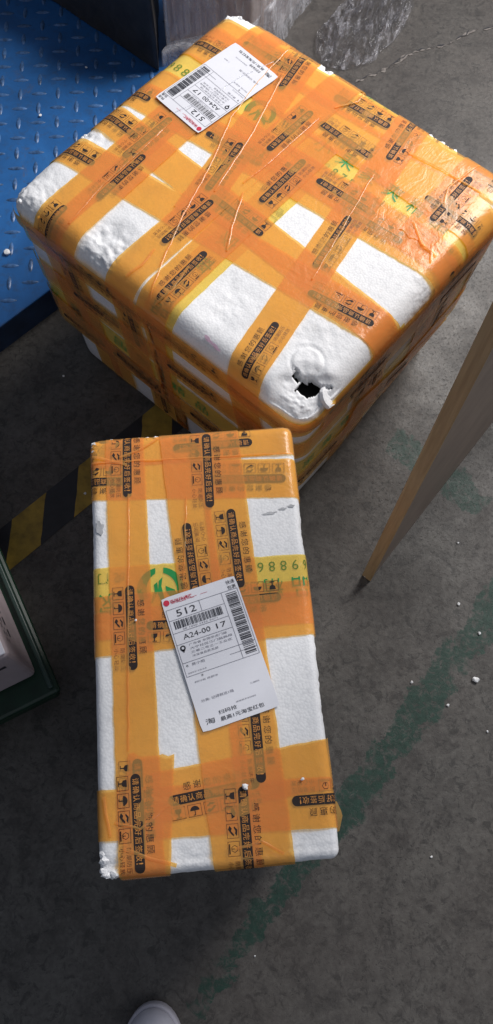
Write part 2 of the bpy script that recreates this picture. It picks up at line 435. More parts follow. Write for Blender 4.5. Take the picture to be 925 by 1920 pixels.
    def crease(s, pts, hgt=.0013, w=.0032, off=.006, material=None, name='tape_crease'):
        """a pinched fold of tape standing up along a polyline"""
        V = []; F = []; P = []
        for a, b in zip(pts, pts[1:]):
            n = max(2, int((Vector(b)-Vector(a)).length/.006))
            P += [Vector(a).lerp(Vector(b), i/n) for i in range(n)]
        P.append(Vector(pts[-1])); rnd = random.Random(int(abs(pts[0][0])*9999)); N = len(P)
        for i, c in enumerate(P):
            d = (P[min(i+1, N-1)]-P[max(i-1, 0)]).normalized(); q = Vector((-d.y, d.x)); e = min(1, i/4, (N-1-i)/4)
            c = c+q*.0012*noise.noise(Vector((c.x*60, c.y*60, 1)))
            hh = .6*hgt*e*(.6+.4*rnd.random())
            for t, z in ((-1, 0), (.1, hh), (.5, hh*.7), (1, 0)): 
                g = c+q*(t*w/2); V.append(s.fold(g.x, g.y, off+z))
        for i in range(N-1):
            for j in range(3):
                q = i*4+j; F.append((q, q+1, q+5, q+4))
        return pydata(name, V, F, material or ORANGE, s.root, True)

def chunk(name, r, seed, mats, parent=None, sub=2, squash=.6):
    bm = bmesh.new(); bmesh.ops.create_icosphere(bm, subdivisions=sub, radius=r); rnd = Vector((seed*7.3, seed*1.7, seed))
    for v in bm.verts:
        n = noise.noise(v.co/r*1.3+rnd); v.co *= 1+.55*n; v.co.z *= squash; v.co.x *= 1.15
    me = bpy.data.meshes.new(name); bm.to_mesh(me); bm.free()
    return link(name, me, mats, parent)

def disp_factory(dents, amp=.00035):
    def f(p, n):
        q = p.copy(); k = amp*noise.noise(p*90)
        for (x, y, rx, ry, dep, rough) in dents:
            e = ((p.x-x)/rx)**2+((p.y-y)/ry)**2
            if e < 1:
                g = (1-e)**1.2
                k -= dep*g*(1-rough+rough*(.5+.7*noise.noise(p*60)+.6*noise.noise(p*140)+.5*noise.noise(p*320)))
        return q+n*min(k, .0007)
    return f

# ================================================================ setting
# floor: one large sheet
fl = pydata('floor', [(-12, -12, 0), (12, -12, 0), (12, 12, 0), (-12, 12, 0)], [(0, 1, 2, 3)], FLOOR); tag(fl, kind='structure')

# crack in the concrete, a thin broken ribbon with crumbled pale lips
def crack():
    pts = [(.19, 1.60), (.235, 1.655), (.28, 1.69), (.33, 1.715), (.385, 1.765), (.433, 1.785), (.49, 1.80), (.545, 1.845), (.61, 1.86), (.75, 1.91), (1.0, 1.98)]
    P = []
    for a, b in zip(pts, pts[1:]):
        for i in range(10): P.append(Vector(a).lerp(Vector(b), i/10))
    V = []; F = []; M = []
    for lay, (wd, z, sd) in enumerate(((.0075, .0012, 3), (.0030, .0022, 9))):
        base = len(V)
        for i, c in enumerate(P):
            c = c+Vector((noise.noise(Vector((i*.35, sd, 0))), noise.noise(Vector((i*.35, sd, 5)))))*.008
            ww = wd*max(.02, .3+2.2*noise.noise(Vector((i*.33, sd, 2))))
            c2 = c+Vector((.0, .002)) if lay else c
            V += [(c2.x+ww*.5, c2.y-ww*.5, z), (c2.x-ww*.5, c2.y+ww*.5, z)]
        for i in range(len(P)-1):
            q = base+i*2; F.append((q, q+2, q+3, q+1)); M.append(lay)
    return pydata('floor_crack', V, F, [m_simple('broken_concrete', (.15, .135, .125), .8, .35, 150, .6, .003), BPAINT], mi=M)
tag(crack(), kind='structure')

# ================================================================ large boxes and goods behind
def prism(V2, z0, z1): 
    n = len(V2); V = [(x, y, z0) for x, y in V2]+[(x, y, z1) for x, y in V2]
    F = [tuple(range(n))[::-1], tuple(range(n, 2*n))]+[(i, (i+1) % n, n+(i+1) % n, n+i) for i in range(n)]
    return V, F
def beveled(name, V, F, m, parent, w=.004, seg=2):
    me = bpy.data.meshes.new(name); me.from_pydata(V, [], F)
    bm = bmesh.new(); bm.from_mesh(me); bmesh.ops.recalc_face_normals(bm, faces=bm.faces[:])
    if w: bmesh.ops.bevel(bm, geom=bm.edges[:], offset=w, segments=seg, affect='EDGES', profile=.5)
    bm.to_mesh(me); bm.free(); o = link(name, me, m, parent, False); return o

# blue steel platform
plat = empty('steel_platform', (-.75, 1.3, 0)); tag(plat, 'low blue steel platform of patterned tread plate at the upper left', 'platform')
e0 = Vector((-.497, .927)); e1 = Vector((-.409, 1.013)); ed = (e1-e0).normalized(); en = Vector((-ed.y, ed.x))
c0 = e0-ed*.9; c1 = e0+ed*.70
quad = [c0, c1, Vector((-.27, 2.5)), c0+en*1.6]; lo = Vector((-.75, 1.3))
V, F = prism([(p.x-lo.x, p.y-lo.y) for p in quad], .074, .080)
beveled('tread_plate', V, F, BLUE, plat, .0015, 1)
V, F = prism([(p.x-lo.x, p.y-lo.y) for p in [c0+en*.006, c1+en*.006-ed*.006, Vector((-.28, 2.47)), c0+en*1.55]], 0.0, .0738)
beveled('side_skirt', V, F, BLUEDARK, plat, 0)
# lozenge lugs, alternately along x and y
lugV = []; lugF = []
def lug(cx, cy, ang):
    b = len(lugV); n = 10; ring = []; hl, hw, hh = .0180, .0054, .0026
    for i in range(n):
        t = 2*math.pi*i/n; x = hl*math.cos(t); y = hw*math.sin(t)*(1-.25*abs(math.cos(t)))
        ring.append((x, y))
    for s_, z in ((1, .0802), (.62, .0802+hh)):
        for x, y in ring:
            X = x*s_; Y = y*s_
            lugV.append((cx+X*math.cos(ang)-Y*math.sin(ang), cy+X*math.sin(ang)+Y*math.cos(ang), z))
    for i in range(n): lugF.append((b+i, b+(i+1) % n, b+n+(i+1) % n, b+n+i))
    lugF.append(tuple(b+n+i for i in range(n)))
pitch = .0425
for i in range(-50, 50):
    for j in range(-50, 50):
        x = -.5+i*pitch*math.cos(.06)-j*pitch*math.sin(.06); y = 1.2+i*pitch*math.sin(.06)+j*pitch*math.cos(.06)
        q = Vector((x, y)); a = (q-e0).dot(ed); bn = (q-e0).dot(en)
        if .02 < bn < 1.2 and -.6 < a and (q.x < .0035-(q.y-1.416)*.26-.03) and x > -1.15 and y < 2.2: lug(x-lo.x, y-lo.y, .06 if (i+j) % 2 else .06+math.pi/2)
lg = pydata('tread_lugs', lugV, lugF, m_simple('worn_blue_steel', (.050, .12, .27), .38, .55, 90, .3, .0006), plat, True); lg['kind'] = 'stuff'

# black sheeted load on the platform
def wavy_box(name, P2, z0, z1, m, parent, amp, nu=40, nz=24, seed=0, top=True):
    """closed wrapped block with slack, wrinkled faces"""
    V = []; F = []; loops = []; n = len(P2)
    per = []
    for i in range(n):
        a = Vector(P2[i]); b = Vector(P2[(i+1) % n])
        for k in range(nu): per.append(a.lerp(b, k/nu))
    ctr = sum((Vector(p) for p in P2), Vector((0, 0)))/n; m_ = len(per)
    for k in range(nz+1):
        z = z0+(z1-z0)*k/nz
        for i, c in enumerate(per):
            d = (c-ctr).normalized(); f = noise.noise(Vector((c.x*9, c.y*9, z*3+seed)))+.5*noise.noise(Vector((c.x*28, c.y*28, z*9+seed)))
            q = c+d*amp*f; V.append((q.x, q.y, z))
    for k in range(nz):
        for i in range(m_):
            j = (i+1) % m_; F.append((k*m_+i, k*m_+j, (k+1)*m_+j, (k+1)*m_+i))
    F.append(tuple(nz*m_+i for i in range(m_)))
    return pydata(name, V, F, m, parent, True)
blk = empty('sheeted_load', (-.5, 2.1, .08)); tag(blk, 'load covered in dark sheeting standing on the blue platform', 'covered load')
A0 = Vector((-.62, 1.955)); A1 = Vector((-.170, 1.576)); ad = (A1-A0).normalized(); an = Vector((-ad.y, ad.x))
if an.y < 0: an = -an
pts = [A0-ad*.2, A1-ad*.05, Vector((-.245, 2.25)), Vector((-.85, 2.3))]
wavy_box('dark_sheet', [(p.x+.5, p.y-2.1) for p in pts], .003, .24, m_simple('dark_sheeting', (.035, .031, .029), .55, .35, 25, .5, .004), blk, .012, seed=4)

# stretch wrapped cartons at the top
wr = empty('wrapped_carton', (.05, 2.0, 0)); tag(wr, 'tall brown carton wound in clear stretch film behind the large foam box', 'wrapped carton')
K = Vector((.0, 1.70)); kr = Vector((.19, 2.02)); kl = Vector((-.192, 1.645))
far = kr+(kl-K)*1.05
ct = [(p.x-.05, p.y-2.0) for p in (K, kr, far, kl)]
V, F = prism([(x*.97, y*.97+.002) for x, y in ct], .02, .40)
def m_carton(name, c):
    m, nt, out = mat(name); b = NB(nt); n = b.noise(b.coord('Object', (14, 14, 1.2)), 4, 5, .6, .4); n2 = b.noise(b.coord(), 70, 4)
    cc = b.ramp(n, [(.3, tuple(x*.62 for x in c)), (.7, tuple(x*1.15 for x in c))])
    b.l(b.principled(cc, .7, b.bump(n2, .2, .001)), out.inputs[0]); return m
beveled('carton', V, F, m_carton('grey_brown_carton', (.34, .25, .21)), wr, .004)
wavy_box('stretch_film', ct, .012, .404, m_film('stretch_film', .20, (40, 40, 2.2)), wr, .0045, 60, 30, seed=8)
wavy_box('film_tail', [(x*1.04, y*1.04-.003) for x, y in ct], .0, .12, m_film('film_tail', .25, (30, 30, 12)), wr, .02, 50, 10, seed=12)

# crumpled clear film bag lying beside it
def crumple():
    V = []; F = []; nu, nv = 90, 90
    for i in range(nu+1):
        for j in range(nv+1):
            a = i/nu*2-1; b = j/nv*2-1
            rx = .085*(1+.18*noise.noise(Vector((b*2, 3, 1)))); ry = .17*(1+.15*noise.noise(Vector((a*2, 8, 1))))
            x = a*rx*math.sqrt(max(0, 1-b*b*.45)); y = b*ry*math.sqrt(max(0, 1-a*a*.45))
            e = max(0, 1-(a*a)**1.5)*max(0, 1-(b*b)**1.5)
            ridg = abs(noise.noise(Vector((a*3.2+b*1.5, b*2.0, 0))))+.55*abs(noise.noise(Vector((a*8+b*3, b*5, 7))))+.25*abs(noise.noise(Vector((a*19, b*14, 2))))
            z = .004+e**.5*(.052-.085*ridg) if e > 0 else .004
            z = max(z, .003+.002*noise.noise(Vector((a*9, b*9, 4)))); ang = -.62
            V.append((x*math.cos(ang)-y*math.sin(ang), x*math.sin(ang)+y*math.cos(ang), z))
    for i in range(nu):
        for j in range(nv):
            q = i*(nv+1)+j; F.append((q, q+nv+1, q+nv+2, q+1))
    return pydata('plastic_bag', V, F, m_film('crumpled_film', .21, (34, 9, 24), (.66, .66, .72), .78, 1.0, .05))  # pale diffuse streaks in the film stand in for fine highlights
bag = crumple(); bag.location = (.285, 1.86, 0); tag(bag, 'crumpled clear plastic bag lying on the floor behind the large foam box', 'plastic bag')

# ---------------------------------------------------------------- hazard tape on the floor
def hazard():
    a = Vector((-.62, .36-.02)); b = Vector((.0, .925)); a = Vector((-.445, .497)); d = (Vector((-.216, .715))-a).normalized(); n = Vector((-d.y, d.x))
    # centre line: through the left end towards the space under the foam box
    a = a-d*.28; L = .78; wd = .078; V = []; F = []; M = []
    t = 0; k = 0; seg = [(.0, 0)]
    cuts = []; x = -.10
    while x < L: cuts.append(x); x += .083
    sh = .075
    for i in range(len(cuts)-1):
        p0, p1 = cuts[i], cuts[i+1]
        quad_ = [(p0, -wd/2), (p1, -wd/2), (p1+sh, wd/2), (p0+sh, wd/2)]
        nb_ = 8; base = len(V)
        for j in range(nb_+1):
            f = j/nb_; v = -wd/2+wd*f; e = .0015*noise.noise(Vector((i, f*7, 0)))
            for pp, ii in ((p0, i), (p1, i+1)):
                e = .003*noise.noise(Vector((ii*3.3, f*5, 0)))
                c = a+d*(pp+sh*f+e)+n*(v+.0015*noise.noise(Vector((pp*20+i, j, 3))) if j in (0, nb_) else v)
                V.append((c.x, c.y, .0011))
        for j in range(nb_):
            q = base+j*2; F.append((q, q+1, q+3, q+2)); M.append(i % 2)
    return pydata('hazard_tape', V, F, [YPAINT, BPAINT], mi=M)
hz = hazard(); tag(hz, 'worn yellow and black striped warning tape stuck on the concrete floor', 'floor tape')

# ---------------------------------------------------------------- wooden panel on the right
pan = empty('wooden_panel', (.234, .428, 0)); tag(pan, 'upright wooden panel with a pale brown edge standing at the right', 'wooden panel')
pd = (Vector((.497, .754))-Vector((.239, .426))).normalized(); pn = Vector((-pd.y, pd.x))   # pn points left/back
T = .0185; Lp = .9; Hp = 1.12
def pq(u, v): p = pd*u+pn*v; return (p.x, p.y)
V, F = prism([pq(.0018, .001), pq(Lp, .001), pq(Lp, T-.001), pq(.0018, T-.001)], .002, Hp)
beveled('panel_board', V, F, m_simple('greyish_laminate', (.27, .20, .155), .5, .15, 15, .1), pan, .001, 1)
V, F = prism([pq(-.0005, -.0005), pq(.0018, -.0005), pq(.0018, T+.0005), pq(-.0005, T+.0005)], .0, Hp+.001)
beveled('edge_strip', V, F, WOOD, pan, .0004, 1)

# ---------------------------------------------------------------- carton on a green pallet, lower left
cr = Vector((-.343, .228)); 
cd = (Vector((-.432, .398))-cr).normalized(); cn = Vector((-cd.y, cd.x))
if cn.x > 0: cn = -cn
pal = empty('green_pallet', (cr.x-.2, cr.y+.05, 0)); tag(pal, 'dark green plastic pallet on the floor at the left edge', 'pallet')
g0 = Vector((-.308, .205))
def cq(o, org, u, v): p = org+cd*u+cn*v; return (p.x-o.location.x, p.y-o.location.y)
GREEN = m_simple('green_plastic', (.006, .030, .016), .4, .3, 30)
V, F = prism([cq(pal, g0, 0, 0), cq(pal, g0, .6, 0), cq(pal, g0, .6, .5), cq(pal, g0, 0, .5)], .085, .100); beveled('deck', V, F, GREEN, pal, .006)
for u in (.015, .26, .5):
    V, F = prism([cq(pal, g0, u, .015), cq(pal, g0, u+.08, .015), cq(pal, g0, u+.08, .48), cq(pal, g0, u, .48)], 0, .084); beveled('runner', V, F, GREEN, pal, .004)
V, F = prism([cq(pal, g0, .01, .008), cq(pal, g0, .55, .008), cq(pal, g0, .55, .016), cq(pal, g0, .01, .016)], .1002, .108); beveled('deck_lip', V, F, m_simple('pale_green_lip', (.03, .06, .05), .4), pal, .002)
bx_ = empty('pale_carton', (cr.x-.15, cr.y+.05, .1)); tag(bx_, 'pale pinkish carton with a white top on the green pallet', 'carton')
c2 = cr+cd*.005+cn*.004
V, F = prism([cq(bx_, c2, 0, 0), cq(bx_, c2, .42, 0), cq(bx_, c2, .42, .32), cq(bx_, c2, 0, .32)], .003, .18)
beveled('carton_body', V, F, m_simple('pinkish_board', (.40, .34, .36), .6, .15, 12, .1), bx_, .009, 3)
V, F = prism([cq(bx_, c2, .004, .004), cq(bx_, c2, .41, .004), cq(bx_, c2, .41, .31), cq(bx_, c2, .004, .31)], .1805, .183)
beveled('white_top', V, F, m_simple('white_sheet', (.68, .68, .74), .5, .06, 12), bx_, .001, 1)
a = Art()
for k, (t, u, v, hgt) in enumerate((('FRAGILE', .02, .0, .0),)): pass
rnd = random.Random(3)
for k in range(13):      # rows of short print strokes on the side, too small to read
    a.rect(.030+k*.012, -.020, .030+k*.012+.006+.004*rnd.random(), -.0165, 0)
    a.rect(.030+k*.012, -.032, .030+k*.012+.003+.006*rnd.random(), -.0285, 0)
for k in range(3): a.rect(.045+k*.022, -.055, .045+k*.022+.014, -.047, 0)
def cmap(u, v, l):
    x, y = cq(bx_, c2, u, -.0006); return Vector((x, y, .165+v*1.0))
a.lay('side_print', cmap, [LABINK], bx_)
a = Art(); a.rect(.02, -.04, .075, -.03, 0)
a.lay('end_print', lambda u, v, l: Vector((*cq(bx_, c2, -.0006, u), .165+v)), [LABINK], bx_)

# ---------------------------------------------------------------- shoe
def shoe():
    root = empty('sneaker', (-.137, -.363, 0)); tag(root, 'white sneaker toe of the photographer at the bottom edge', 'shoe')
    def shell(name, zs, m, scale=1.0):
        V = []; F = []; N = 40
        prof = zs
        for (z, sc, sy) in prof:
            for i in range(N):
                t = 2*math.pi*i/N; c = math.cos(t); s_ = math.sin(t)
                wx = .056*(1-.10*max(0, s_)); x = wx*abs(c)**.9*(1 if c > 0 else -1)*sc*scale
                y = (.100 if s_ > 0 else .18)*abs(s_)**.86*(1 if s_ > 0 else -1)*sy*scale
                V.append((x, y, z))
        n = len(prof)
        for k in range(n-1):
            for i in range(N): F.append((k*N+i, k*N+(i+1) % N, (k+1)*N+(i+1) % N, (k+1)*N+i))
        F.append(tuple((n-1)*N+i for i in range(N))); F.append(tuple(range(N))[::-1])
        return pydata(name, V, F, m, root, True)
    W1 = m_simple('shoe_rubber', (.50, .49, .56), .5, .08, 30); W2 = m_simple('shoe_leather', (.55, .55, .63), .45, .06, 60)
    shell('sole', [(.001, .97, .98), (.006, 1.0, 1.0), (.022, 1.0, 1.0), (.027, .985, .985), (.028, .955, .96)], W1)
    shell('upper', [(.0275, .93, .945), (.034, .925, .935), (.044, .86, .87), (.053, .72, .74), (.060, .54, .55), (.064, .30, .33), (.065, .05, .05)], W2)
    # toe perforation ring / lace panel
    V = []; F = []; N = 30
    for k, (rr, z) in enumerate(((.027, .0605), (.0285, .0632), (.024, .0650), (.021, .0655))):
        for i in range(N):
            t = math.pi*i/(N-1); V.append((rr*math.cos(t), .012+rr*1.15*math.sin(t)+.012, z+.0005))
    for k in range(3):
        for i in range(N-1): F.append((k*N+i, k*N+i+1, (k+1)*N+i+1, (k+1)*N+i))
    pydata('lace_panel', V, F, W1, root, True)
    for k in range(2):
        o = chunk('shoelace', .012, k+20, W2, root, 2, .3); o.location = (0, -.02-k*.02, .067); o.scale = (2, .5, 1)
shoe()

# ================================================================ the two foam boxes
# --- large box
BR = empty('foam_box', (.02493, .93516, 0), .865)
tag(BR, 'large white styrofoam box bound with orange printed tape, its near corner broken open', 'foam box')
def inset_big(z, x):
    k = max(0, .40-z); step = .015*sstep(.142-z, 0, .010)
    i = .004*sstep(.41-z, 0, .01)+.030*k+step
    iy0 = i+k*.05*max(0, (x+.1)/.4)+.006*sstep(.41-z, 0, .01)
    return i, iy0, i
big = FoamBox(BR, .556, .620, .46, .036, inset_big, .00016)
dents_big = [(-.238, -.272, .050, .044, .015, .25), (-.24, .115, .055, .05, .008, .55), (-.245, .27, .06, .07, .005, .6), (-.105, .285, .03, .05, .003, .9),
             (-.205, -.10, .07, .05, .0022, .6), (.05, -.32, .09, .06, .002, .8), (-.15, -.245, .08, .05, .0018, .9), (.285, -.15, .03, .06, .010, .9), (.285, .09, .03, .035, .010, .9),
             (.27, .19, .03, .03, .005, .9), (.28, .30, .05, .05, .008, .9), (.28, .0, .02, .04, .002, .9)]
hole_poly = [(-.2085, -.2425), (-.2225, -.250), (-.2215, -.2595), (-.2335, -.262), (-.2345, -.2745), (-.2365, -.285), (-.2275, -.2905), (-.2195, -.2895), (-.2105, -.3005), (-.2075, -.289), (-.2135, -.2785), (-.2100, -.266), (-.2145, -.256)]
_hp = []
for x, y in hole_poly:      # broader across the corner than along its diagonal
    a_ = (x+.220)*.648-(y+.273)*.761; b_ = (x+.220)*.761+(y+.273)*.648
    a_ *= 1.50; b_ *= .92; _hp.append((-.219+a_*.648+b_*.761, -.276-a_*.761+b_*.648))
hole_poly = _hp
def inpoly(x, y, P):
    c = False; n = len(P)
    for i in range(n):
        x0, y0 = P[i]; x1, y1 = P[(i+1) % n]
        if (y0 > y) != (y1 > y) and x < (x1-x0)*(y-y0)/(y1-y0)+x0: c = not c
    return c
_db = disp_factory(dents_big)
def disp_big(p, n):
    q = _db(p, n)
    # moulded round boss ringed by a groove, beside the broken hole
    d = math.hypot(p.x+.196, p.y+.247)
    if p.z > .44:
        q.z -= .0022*math.exp(-((d-.024)/.0022)**2)
        if d < .023: q.z += .0012
        # crushed ledge towards the corner
        e = sstep(-(p.x+.213)*.75-(p.y+.262)*.65, -.002, .004)*sstep(.062-math.hypot(p.x+.24, p.y+.285), 0, .02)
        q.z -= .004*e
    return q
lid = big.foam(.0030, .405, .46, True, 'lid', disp_big, lambda x, y: inpoly(x+.0012*noise.noise(Vector((x*400, y*400, 0))), y, hole_poly))
# walls of the hole: pull the rim down
bm = bmesh.new(); bm.from_mesh(lid.data)
rim = [e for e in bm.edges if e.is_boundary and all(inpoly(v.co.x, v.co.y, [(-.26, -.31), (-.19, -.31), (-.19, -.22), (-.26, -.22)]) and v.co.z > .42 for v in e.verts)]
for k in range(5):
    r_ = bmesh.ops.extrude_edge_only(bm, edges=rim); vs = [g for g in r_['geom'] if isinstance(g, bmesh.types.BMVert)]; rim = [g for g in r_['geom'] if isinstance(g, bmesh.types.BMEdge) and g.is_boundary]
    for v in vs:
        v.co.z -= .004; v.co.x += .0016*(noise.noise(v.co*120))+(v.co.x+.222)*.06; v.co.y += .0016*noise.noise(v.co*150+Vector((3, 3, 3)))+(v.co.y+.272)*.06
bm.to_mesh(lid.data); bm.free()
for p in lid.data.polygons: p.use_smooth = True
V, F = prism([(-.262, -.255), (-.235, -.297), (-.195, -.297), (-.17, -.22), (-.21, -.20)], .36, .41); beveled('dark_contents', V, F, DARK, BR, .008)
body = big.foam(.008, .004, .4045, False, 'box_body', disp_factory([], .0005))
# broken foam shards
def shard(pts, base, nrm_tilt, thick, name):
    n = len(pts); V = [(x, y, 0) for x, y in pts]+[(x, y, thick*(1+.5*noise.noise(Vector((x*200, y*200, 0))))) for x, y in pts]
    F = [tuple(range(n))[::-1], tuple(range(n, 2*n))]+[(i, (i+1) % n, n+(i+1) % n, n+i) for i in range(n)]
    me = bpy.data.meshes.new(name); me.from_pydata(V, [], F); bm = bmesh.new(); bm.from_mesh(me)
    bmesh.ops.triangulate(bm, faces=bm.faces[:]); bmesh.ops.subdivide_edges(bm, edges=bm.edges[:], cuts=3)
    for v in bm.verts: v.co += Vector((noise.noise(v.co*150), noise.noise(v.co*150+Vector((5, 0, 0))), noise.noise(v.co*180+Vector((0, 9, 0)))))*.0014
    bm.to_mesh(me); bm.free(); o = link(name, me, FOAM, BR, False); o.location = base; o.rotation_euler = nrm_tilt; return o
shard([(-.014, -.012), (.004, -.017), (.016, -.010), (.017, .004), (.008, .015), (-.006, .013), (-.015, .004)], (-.214, -.298, .437), (.75, .35, .3), .006, 'broken_shard')
shard([(-.010, -.008), (.006, -.011), (.013, 0), (.004, .010), (-.009, .008)], (-.236, -.302, .428), (.9, -.2, .1), .006, 'broken_shard')

bt = {}
W6 = .060
def yrun(key, x_at, slope, m, y0, y1, wd=W6, torn=(0, 0)):    # x = x_at + slope*(.27-y)
    f = lambda y: x_at+slope*(.27-y)
    bt[key] = big.strip((f(y0), y0), (f(y1), y1), wd, m, torn=torn)
def xrun(key, y_at, slope, m, x0, x1, wd=W6, torn=(0, 0)):    # y = y_at + slope*x
    bt[key] = big.strip((x0, y_at+slope*x0), (x1, y_at+slope*x1), wd, m, torn=torn)
LOW = .31+.44; LX = .278+.44
# yellow tapes first, lowest
bs = lambda c, sl: (lambda p, z: None)
yrun('Y_yel', .108, .012, YELLOW, LOW, -LOW)
xrun('X_yel', -.0245, 0, YELLOW, -LX, .16)
bt['far_yel'] = big.strip((.268, -.085), (.273, .0), .052, YELLOW, torn=(.002, .002))
side = big.side
bt['s_yel'] = big.strip((-.10, .408), (.24, .414), .05, YELLOW, mapfn=side)
bt['s_yel2'] = big.strip((-.62, .232), (.556, .236), .058, YELLOW, mapfn=side)
yrun('B', -.056, -.05, ORANGE, LOW, -LOW)
yrun('A', -.142, .104, ORANGE, LOW, -LOW)
yrun('C1', .014, .09, ORANGE, LOW, -LOW)
yrun('C2', .052, .050, ORANGE, LOW, -LOW)
yrun('F', .210, .062, ORANGE, LOW, -LOW)
yrun('E', .1715, -.01, ORANGE, LOW, -LOW, .082)
xrun('A2', .212, 0, ORANGE, -LX, LX)
xrun('C', -.142, .178, ORANGE, -LX, LX)
xrun('B2', -.011, 0, ORANGE, -LX, .135)
xrun('E2', .0785, .205, ORANGE, -.115, LX, torn=(.003, 0))
xrun('B1', .048, -.022, ORANGE, -LX, LX)
xrun('G', -.238, .03, ORANGE, .075, LX, torn=(.004, 0))
xrun('A1', .187, .02, ORANGE, -LX, LX)
bt['s1'] = big.strip((-.62, .404), (.556, .408), .06, ORANGE, mapfn=side)
bt['s2'] = big.strip((.06, .352), (.556, .330), .056, ORANGE, mapfn=side, torn=(.003, 0))
bt['s3'] = big.strip((-.62, .170), (.556, .182), .06, ORANGE, mapfn=side)
bt['s4'] = big.strip((-.62, .298), (.13, .322), .058, ORANGE, mapfn=side, torn=(0, .003))
bt['s5'] = big.strip((-.62, .215), (-.26, .15), .05, ORANGE, mapfn=side, torn=(0, .003))
bt['s6'] = big.strip((.16, .24), (.556, .09), .058, ORANGE, mapfn=side, torn=(.003, 0))

P = big.prints
P(bt['A1'], [(-.077, .188, -.193, .184), (-.317, .184, -.43, .184)])
P(bt['A2'], [(.008, .209, -.10, .211), (-.23, .211, -.34, .211)])
P(bt['B1'], [(-.073, .046, -.181, .050), (.170, .044, .06, .046), (-.34, .05, -.45, .05)])
P(bt['A'], [(-.142, .237, -.155, .347), (-.086, -.282, -.104, -.177), (-.062, -.50, -.075, -.39)])
P(bt['B'], [(-.057, .224, -.053, .334), (-.071, -.055, -.066, .055), (-.105, -.52, -.10, -.41)])
P(bt['C1'], [(.014, .262, .004, .372), (.034, .036, .024, .146), (.059, -.225, .050, -.115)])
P(bt['C2'], [(.073, -.16, .067, -.05), (.088, -.44, .082, -.33)])
P(bt['E'], [(.159, -.089, .161, .021), (.172, .190, .163, .300), (.151, -.310, .153, -.200)])
P(bt['F'], [(.228, -.072, .222, .038), (.244, -.33, .241, -.222), (.2185, .120, .213, .230)])
P(bt['E2'], [(.281, .137, .174, .115), (.044, .088, -.06, .067)])
P(bt['C'], [(-.064, -.153, .046, -.134), (.172, -.111, .28, -.092), (-.285, -.193, -.18, -.174)])
P(bt['B2'], [(-.026, -.012, .086, -.011), (-.262, -.013, -.151, -.011)])
P(bt['G'], [(.12, -.235, .23, -.232)])
for key, items in (('s1', [(-.16, .407, -.27, .406), (-.38, .405, -.49, .405), (.06, .407, .17, .408), (.34, .408, .45, .408)]),
                   ('s2', [(.13, .349, .24, .344), (.38, .338, .49, .333)]),
                   ('s3', [(-.12, .178, -.23, .176), (-.34, .174, -.45, .173), (-.47, .172, -.58, .171), (.02, .176, .13, .177), (.25, .178, .36, .18)]),
                   ('s5', [(-.33, .163, -.44, .183)]), ('s6', [(.25, .206, .36, .164)]),
                   ('s4', [(-.16, .312, -.27, .308), (-.40, .305, -.51, .302)])):
    for (x0, y0, x1, y1) in items:
        # a text line on the side faces: flip so it reads from outside
        big.art(UNIT, (x0, y0), (x1-x0, y1-y0), bt[key]['_off'], [INK, ORANGEINK, INKFADE], bt[key], 'tape_print', side)
# vertical runs print on the -x face and -y face
P(bt['A2'], [(-.50, .212, -.61, .212)]); P(bt['B1'], [(-.60, .06, -.71, .061)]); P(bt['C'], [(-.42, -.217, -.53, -.236)]); P(bt['E'], [(.143, -.56, .145, -.45)])
P(bt['F'], [(.258, -.56, .252, -.45)]); P(bt['C1'], [(.083, -.52, .075, -.41)])

# yellow tape artwork (green characters, leaf mark, telephone digits)
def leaf_mark(a, u, v, k, m=0):
    def L(pts): a.poly([(u+x*k, v+y*k) for x, y in pts], m)
    # outer left leaf, inner stem and right leaf
    arc = lambda cx, cy, rx, ry, t0, t1, n=9: [(cx+rx*math.cos(t0+(t1-t0)*i/n), cy+ry*math.sin(t0+(t1-t0)*i/n)) for i in range(n+1)]
    L(arc(0, 0, 1.0, .95, R(100), R(215))+arc(.12, -.02, .72, .78, R(205), R(115)))
    L(arc(0, 0, 1.0, .95, R(80), R(-20))+arc(-.1, -.12, .82, .84, R(-15), R(72)))
    L([(-.05, .35), (.12, .50), (.05, .1), (.18, -.62), (.05, -.75), (-.12, -.2)])
    L([(-.28, .18), (-.12, .30), (-.10, -.1), (-.36, -.62), (-.46, -.60), (-.25, -.1)])
    L([(.22, .1), (.62, -.1), (.85, -.62), (.45, -.45), (.25, -.15)])
def yellow_art(with_logo=True):
    a = Art(); return a
def yart(box, tape, items, parent, name, mapfn=None):
    for (kind, s_, x, y, dx, dy, size) in items:
        a = Art()
        if kind == 'logo': leaf_mark(a, 0, 0, size)
        elif kind == 'g': a.text(s_, 0, 0, size, 0, 0)
        else: a.text(s_, 0, 0, size, 0, 1)
        box.art(a, (x, y), (dx, dy), tape['_off'], [GREENINK, DARKGREEN], tape, name, mapfn)
D_ = (0, -1)
it = [('logo', '', .118, .118, -.2, -1, .024), ('logo', '', .108, .118-.001, 0, -1, .0001)]
it = [('logo', '', .114, .108, 0, -1, .027)]
for i, ch in enumerate('698869'): it.append(('d', ch, .098, .316-i*.017, 0, -1, .017))
for i, ch in enumerate('小果家爽精品'): it.append(('g', ch, .128-.0*i, .0-i*.047, 0, -1, .030))
for i, ch in enumerate('98750441'): it.append(('d', ch, .098, -.040-i*.0165, 0, -1, .0145))
for i, ch in enumerate('江门18008'): it.append(('d', ch, .097, -.188-i*.0165, 0, -1, .014))
yart(big, bt['Y_yel'], it, None, 'yellow_tape_print')
it = []
for i, ch in enumerate('家爽精品'): it.append(('g', ch, -.10-i*.055, -.022, -1, 0, .030))
for i, ch in enumerate('虎门'): it.append(('d', ch, -.012-i*.02, -.046, -1, 0, .016))
yart(big, bt['X_yel'], it, None, 'yellow_tape_print')
yart(big, bt['far_yel'], [('g', '田', .262, .002, 0, -1, .018), ('d', '9', .262, -.034, 0, -1, .016)], None, 'yellow_tape_print')
